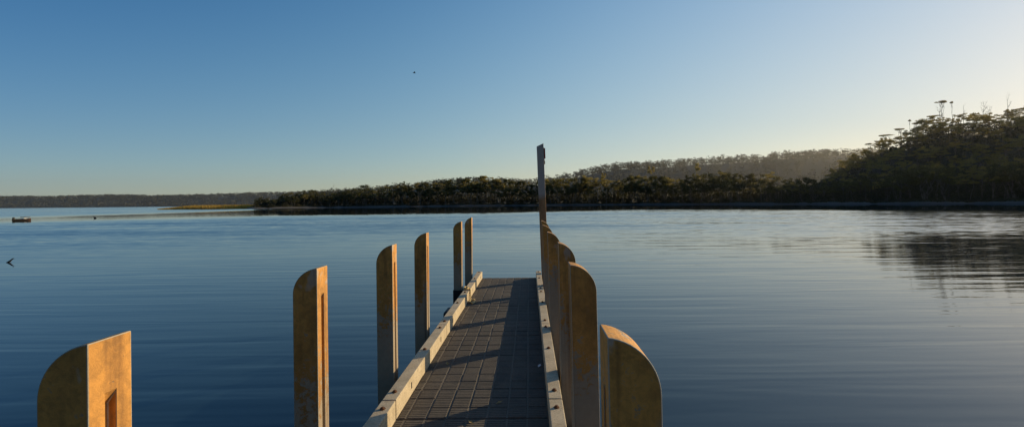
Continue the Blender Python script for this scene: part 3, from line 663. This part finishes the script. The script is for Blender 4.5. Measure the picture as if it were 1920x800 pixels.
def tree(kind, x, d, height, row, wide=1.0, pos=None, var=None):
    p = pos if pos is not None else at(x, d)
    if var is None: var = random.randrange(len(PROTO[kind]))
    tm, cm = PROTO[kind][var]; s = height / BASEH[kind]
    t = empty(NAME[kind], p, random.uniform(0, 6.28)); t.scale = (s * wide, s * wide, s)
    link('trunk', tm, t); link('branches' if kind == 'dead' else 'crown', cm, t)
    trees.append([kind, x, row, t, var, height, wide]); return t
def top_height(x, y, d): return wz(x, y, shore(x) + d) - float(land_z(x, d))

# wood on the far shore: a tall back row that draws the skyline, a lower front row, shrubs on the bank
x = 486.0
while x < 1556:
    d = random.uniform(14, 26); k = 'paper' if random.random() < (0.75 if x < 800 or x > 1280 else 0.40) else 'gum'
    h = top_height(x, prof(x) + random.uniform(-1.5, 4.0), d)
    h = max(3.2, h); wide = {'gum': 1.0, 'paper': 0.92}[k] * random.uniform(.85, 1.2) * min(1.5, max(1.0, 12 / h if k == 'paper' else 1))
    tree(k, x, d, h, 'back', wide); x += random.uniform(11, 17) * 300 / (shore(x) + d) * (0.8 if h < 10 else 1.0)
x = 480.0
while x < 1556:
    d = random.uniform(7.5, 12); h = max(2.6, top_height(x, prof(x), d) * random.uniform(0.55, 0.82)); k = 'paper' if random.random() < .8 else 'gum'
    tree(k, x, d, h, 'front', random.uniform(.9, 1.25) * (1.25 if h < 8 else 1.0)); x += random.uniform(13, 19) * 300 / (shore(x) + d)
# the right hand wood: front rows on the flat, then rows climbing the hill
x = 1562.0
while x < 1985:
    d = random.uniform(9, 15); h = top_height(x, prof(x) + random.uniform(-2, 8), d) * random.uniform(.82, 1.0); tree('paper' if random.random() < .7 else 'gum', x, d, h, 'front', random.uniform(.85, 1.1)); x += random.uniform(17, 25)
x = 1570.0
while x < 1985:
    d = random.uniform(19, 28); h = max(7, top_height(x, prof(x) - 2, d) * random.uniform(.85, 1.0)); tree('paper' if random.random() < .5 else 'gum', x, d, h, 'back', random.uniform(.85, 1.1)); x += random.uniform(18, 26)
for ri, (d0, d1, st) in enumerate([(34, 46, 23), (50, 62, 24), (66, 78, 22), (82, 92, 20), (96, 106, 14)]):
    x = 1555.0 + ri * 3
    while x < 1985:
        d = random.uniform(d0, d1)
        if ri == 4: h = max(6.0, top_height(x, hprof(x) + random.uniform(-2, 7), d))
        else: h = random.uniform(11.5, 17)
        if x < 1620: h = min(h, max(5.0, top_height(x, hprof(x) + random.uniform(0, 8), d)))
        tree('umbrella' if ri == 4 and random.random() < .3 else 'gum', x, d, h, 'hill', random.uniform(.8, 1.15)); x += st * random.uniform(.75, 1.25)
# emergent gums and bare dead trees breaking the skyline
for x, ytop, wd, v_ in ((1768, 189, .80, 1), (1785, 190, .62, 2), (1706, 224, .6, 2), (1664, 251, 1.2, 3), (1634, 268, 1.0, 1), (1690, 240, 1.2, 3), (1735, 226, 1.2, 3), (1755, 215, 1.3, 3), (1718, 229, 1.2, 1)):
    d = 104; t = tree('umbrella', x, d, top_height(x, ytop, d), 'emergent', wd, None, v_)
for x, ytop in ((1893, 178), (1847, 190), (1809, 197), (1656, 256), (1765, 190), (1856, 199)):
    d = 101; tree('dead', x, d, top_height(x, ytop, d), 'emergent', .8)
for x, ytop, d in ((626, 345, 22), (1460, 318, 20)): tree('dead', x, d, top_height(x, ytop, d), 'shore dead', .6)
for x, ytop in ((1220, 313), (1130, 325), (1306, 307)): tree('gum', x, 60, wz(x, ytop, shore(x) + 60) - float(land_z(x, 60)), 'behind', .55, None, 3)
x = 478.0; 
while x < 1985:
    d = random.uniform(5.5, 8.5); tree('shrub', x, d, random.uniform(1.6, 3.4), 'bank', random.uniform(.9, 1.4)); x += random.uniform(22, 40) * 250 / (shore(x) + d)

# labels: what each tree looks like and where along the shore it stands, counted from things one can find
LM = [(478, 'the point tip'), (626, 'the left bare trunk'), (875, 'the farthest left post'), (1014, 'the tall pole'), (1216, 'the lone ridge gum'), (1460, 'the right bare trunk'), (1562, 'the hill foot'), (1700, 'the hillside notch'), (1776, 'the emergent gums'), (1893, 'the hilltop bare tree')]
LOOK = {'umbrella': ['slender flat topped gum', 'umbrella topped gum', 'spindly small topped gum', 'broad umbrella topped gum'], 'gum': ['open crowned gum', 'slim layered gum', 'wide flat crowned gum', 'narrow high crowned gum', 'twin stemmed gum'],
        'paper': ['rounded dark paperbark', 'broad bushy paperbark', 'thin stemmed paperbark', 'leaning many stemmed paperbark'],
        'shrub': ['low dark shrub', 'spreading dark shrub', 'small round shrub'], 'dead': ['bare dead tree', 'bare dead trunk', 'much branched dead tree']}
ROW = {'front': 'in front row', 'back': 'in taller back row', 'hill': 'on right hillside', 'bank': 'on far bank', 'emergent': 'above hill skyline', 'shore dead': 'above shore wood', 'behind': 'against hazy ridge'}
GROUP = {'front': 'trees along the front of the far shore', 'back': 'taller trees behind the front row', 'hill': 'gum trees climbing the right hill', 'bank': 'shrubs along the far bank', 'emergent': 'trees standing above the hill skyline', 'shore dead': 'bare trees above the shore wood', 'behind': 'lone gums against the ridge'}
for row in ROW:
    ts = sorted([t for t in trees if t[2] == row], key=lambda t: t[1])
    for t in ts:
        lx, ln = min(LM, key=lambda l: abs(l[0] - t[1])); side = 'left' if t[1] < lx else 'right'
        n = 1 + sum(1 for q in ts if (lx > q[1] > t[1] if side == 'left' else lx <= q[1] < t[1]))
        tag(t[3], f"{LOOK[t[0]][t[4]]} {ROW[row]}, {ordinal(n)} {side} of {ln}", CAT[t[0]], GROUP[row])

# ------------------------------------------------------------------ masses nobody could count
def mass(name, pts, heights, spread, nclump, nleaf, size, flat, mat, label, cat, low=.55, trunk=True, plate=0.10):
    """a wood as one mesh: leaf sprays in clumps over each (x, y, z) and thin stems under them"""
    n = len(pts); parts = []
    cc = np.repeat(pts, nclump, axis=0); hh = np.repeat(heights, nclump); a = rng.uniform(0, 6.28, n * nclump); rr = spread * np.sqrt(rng.uniform(0, 1, n * nclump))
    zf = rng.uniform(low, 0.97, n * nclump)
    cen = cc + np.stack([rr * np.cos(a), rr * np.sin(a), hh * zf], axis=1)
    lc = np.repeat(cen, nleaf, axis=0); hl = np.repeat(hh, nleaf)
    lc = lc + in_ball(len(lc)) * np.stack([np.full(len(lc), spread * .5), np.full(len(lc), spread * .5), hl * plate], axis=1)
    V, Fq = rand_quads(lc, size, flat); o = link(name, np_mesh(name, V, Fq, mat)); tag(o, label, cat, kind='stuff')
    if trunk:
        r_ = .014 * heights; V = np.stack([np.stack([pts[:, 0] + dx * r_, pts[:, 1] + dy * r_, pts[:, 2] + (-.5 if z == 0 else heights * .9)], axis=1) for z in (0, 1) for dx, dy in ((-1, 0), (.5, -.87), (.5, .87))], axis=1).reshape(-1, 3)
        b = np.arange(n)[:, None] * 6; Fq = np.concatenate([b + np.array([[i, (i + 1) % 3, 3 + (i + 1) % 3, 3 + i]]) for i in range(3)])
        link('stems', np_mesh('stems', V, Fq, M_BARKD), o)
    return o
# scrub and saplings filling in under and behind the shore trees
pts = []; hs = []
for _ in range(2600):
    x = random.uniform(484, 2050); d = random.uniform(12, 48); p = at(x, d); pts.append(p); hs.append(min(random.uniform(3, 10), max(1.5, .68 * top_height(x, prof(x), d))))
mass('undergrowth', np.array(pts), np.array(hs), 1.8, 5, 16, .75, .1, M_SHRUB, 'dark tangled undergrowth filling the wood along the far shore', 'undergrowth', .1, True, .12)
pts = []; hs = []
for _ in range(1300):
    x = random.uniform(1530, 2200); d = random.uniform(30, 140); p = at(x, d); h = random.uniform(3, 9.5)
    h = min(h, max(1.0, wz(x, hprof(x) + 16, shore(x) + d) - p.z)); pts.append(p); hs.append(h)
mass('hill_forest', np.array(pts), np.array(hs), 2.4, 6, 16, .85, .3, M_SHRUB, 'shade-dark forest covering the right hill between its taller trees', 'forest', .35, True, .06)  # darker leaf colour stands for the shadow between sunlit crowns
pts = []; hs = []
for _ in range(2300):
    x = random.uniform(560, 1760); d = random.uniform(20, 225) if random.random() < .6 else random.uniform(165, 205); Y = RY - 190 + d; z = float(ridge_z(x, d)); pts.append((wx(x, Y), Y, z)); hs.append(random.uniform(6, RT + 2.0) + (random.uniform(0, 3) if random.random() < .1 else 0))
mass('ridge_forest', np.array(pts), np.array(hs), 3.6, 8, 18, 1.0, .3, M_FAR, 'hazy grey brown forest on the ridge behind the shore wood', 'forest', .04, True, .10)
pts = []; hs = []
for _ in range(3000):
    x = random.uniform(-300, 700); d = random.uniform(2, 150); Y = LY - 120 + d; z = float(left_z(x, d)); pts.append((wx(x, Y), Y, z)); hs.append(random.uniform(5.5, LT + 0.4))
mass('distant_forest', np.array(pts), np.array(hs), 4.2, 5, 10, 2.0, .2, M_FAR, 'low dark strip of forest on the far left shore', 'forest', .08, False, .2)
# grass on the spit
n = 9000; u = rng.uniform(0.05, 1, n); v = rng.uniform(.08, .92, n); xpx = 285 + 205 * u; Y = 262 + 4 * np.sin(u * 9) + v * 60 * (.12 + .88 * u)
zb = -0.15 + .55 * np.sin(np.pi * v) ** .4 * np.minimum(1, u * 3); hgt = rng.uniform(.9, 2.2, n) * np.minimum(1, u * 2.2 + .15); X = (xpx - VX) * Y / F; wd = rng.uniform(.10, .28, n); ang = rng.uniform(0, 3.14, n); lean = rng.normal(0, .15, n)
V = np.stack([np.stack([X - wd * np.cos(ang), Y - wd * np.sin(ang), zb - .05], 1), np.stack([X + wd * np.cos(ang), Y + wd * np.sin(ang), zb - .05], 1), np.stack([X + lean + wd * .2, Y, zb + hgt], 1), np.stack([X + lean - wd * .2, Y, zb + hgt], 1)], 1).reshape(-1, 3)
tag(link('marsh_grass', np_mesh('marsh_grass', V, np.arange(4 * n).reshape(n, 4), M_GRASS)), 'golden green marsh grass on the low spit at the left', 'grass', kind='stuff')
# sedge along the bank under the trees
n = 9000; xs = rng.uniform(480, 2050, n); ds = rng.uniform(5.5, 13, n); Yb = np.interp(xs, sx_, sy_) + ds; zb = np.array([float(land_z(a, b)) for a, b in zip(xs, ds)]); X = (xs - VX) * Yb / F; hgt = rng.uniform(.3, .9, n); wd = rng.uniform(.1, .3, n); ang = rng.uniform(0, 3.14, n)
V = np.stack([np.stack([X - wd * np.cos(ang), Yb - wd * np.sin(ang), zb - .25], 1), np.stack([X + wd * np.cos(ang), Yb + wd * np.sin(ang), zb - .25], 1), np.stack([X + wd * .3, Yb, zb + hgt], 1), np.stack([X - wd * .3, Yb, zb + hgt], 1)], 1).reshape(-1, 3)
tag(link('sedge', np_mesh('sedge', V, np.arange(4 * n).reshape(n, 4), M_SHRUB)), 'dark green sedge along the foot of the wood', 'sedge', kind='stuff')

# ------------------------------------------------------------------ haze hanging in the valley between shore wood and ridge, and over the far left water
def haze(name, xa, xb, ya, yb, zt, dens, label):
    t = NT(name); vs = t.n('VolumeScatter', {'Color': c4(0.93, 0.92, 0.89), 'Density': dens, 'Anisotropy': 0.55}); t.t.links.new(vs.outputs[0], t.out.inputs['Volume'])
    m = MB(); m.box(xa, xb, ya, yb, 0.3, zt); o = m.build(name, t.m); tag(o, label, 'haze', kind='stuff')
haze('haze', -60, 620, 345, 900, 62, 0.00025, 'thin brown sunlit haze in front of the wooded ridge')
haze('distant_haze', -1500, -110, 480, 880, 50, 0.00030, 'faint grey haze over the far left water')
haze('hill_haze', 70, 420, 130, 344, 75, 0.00006, 'thin sunlit haze in front of the right hill')
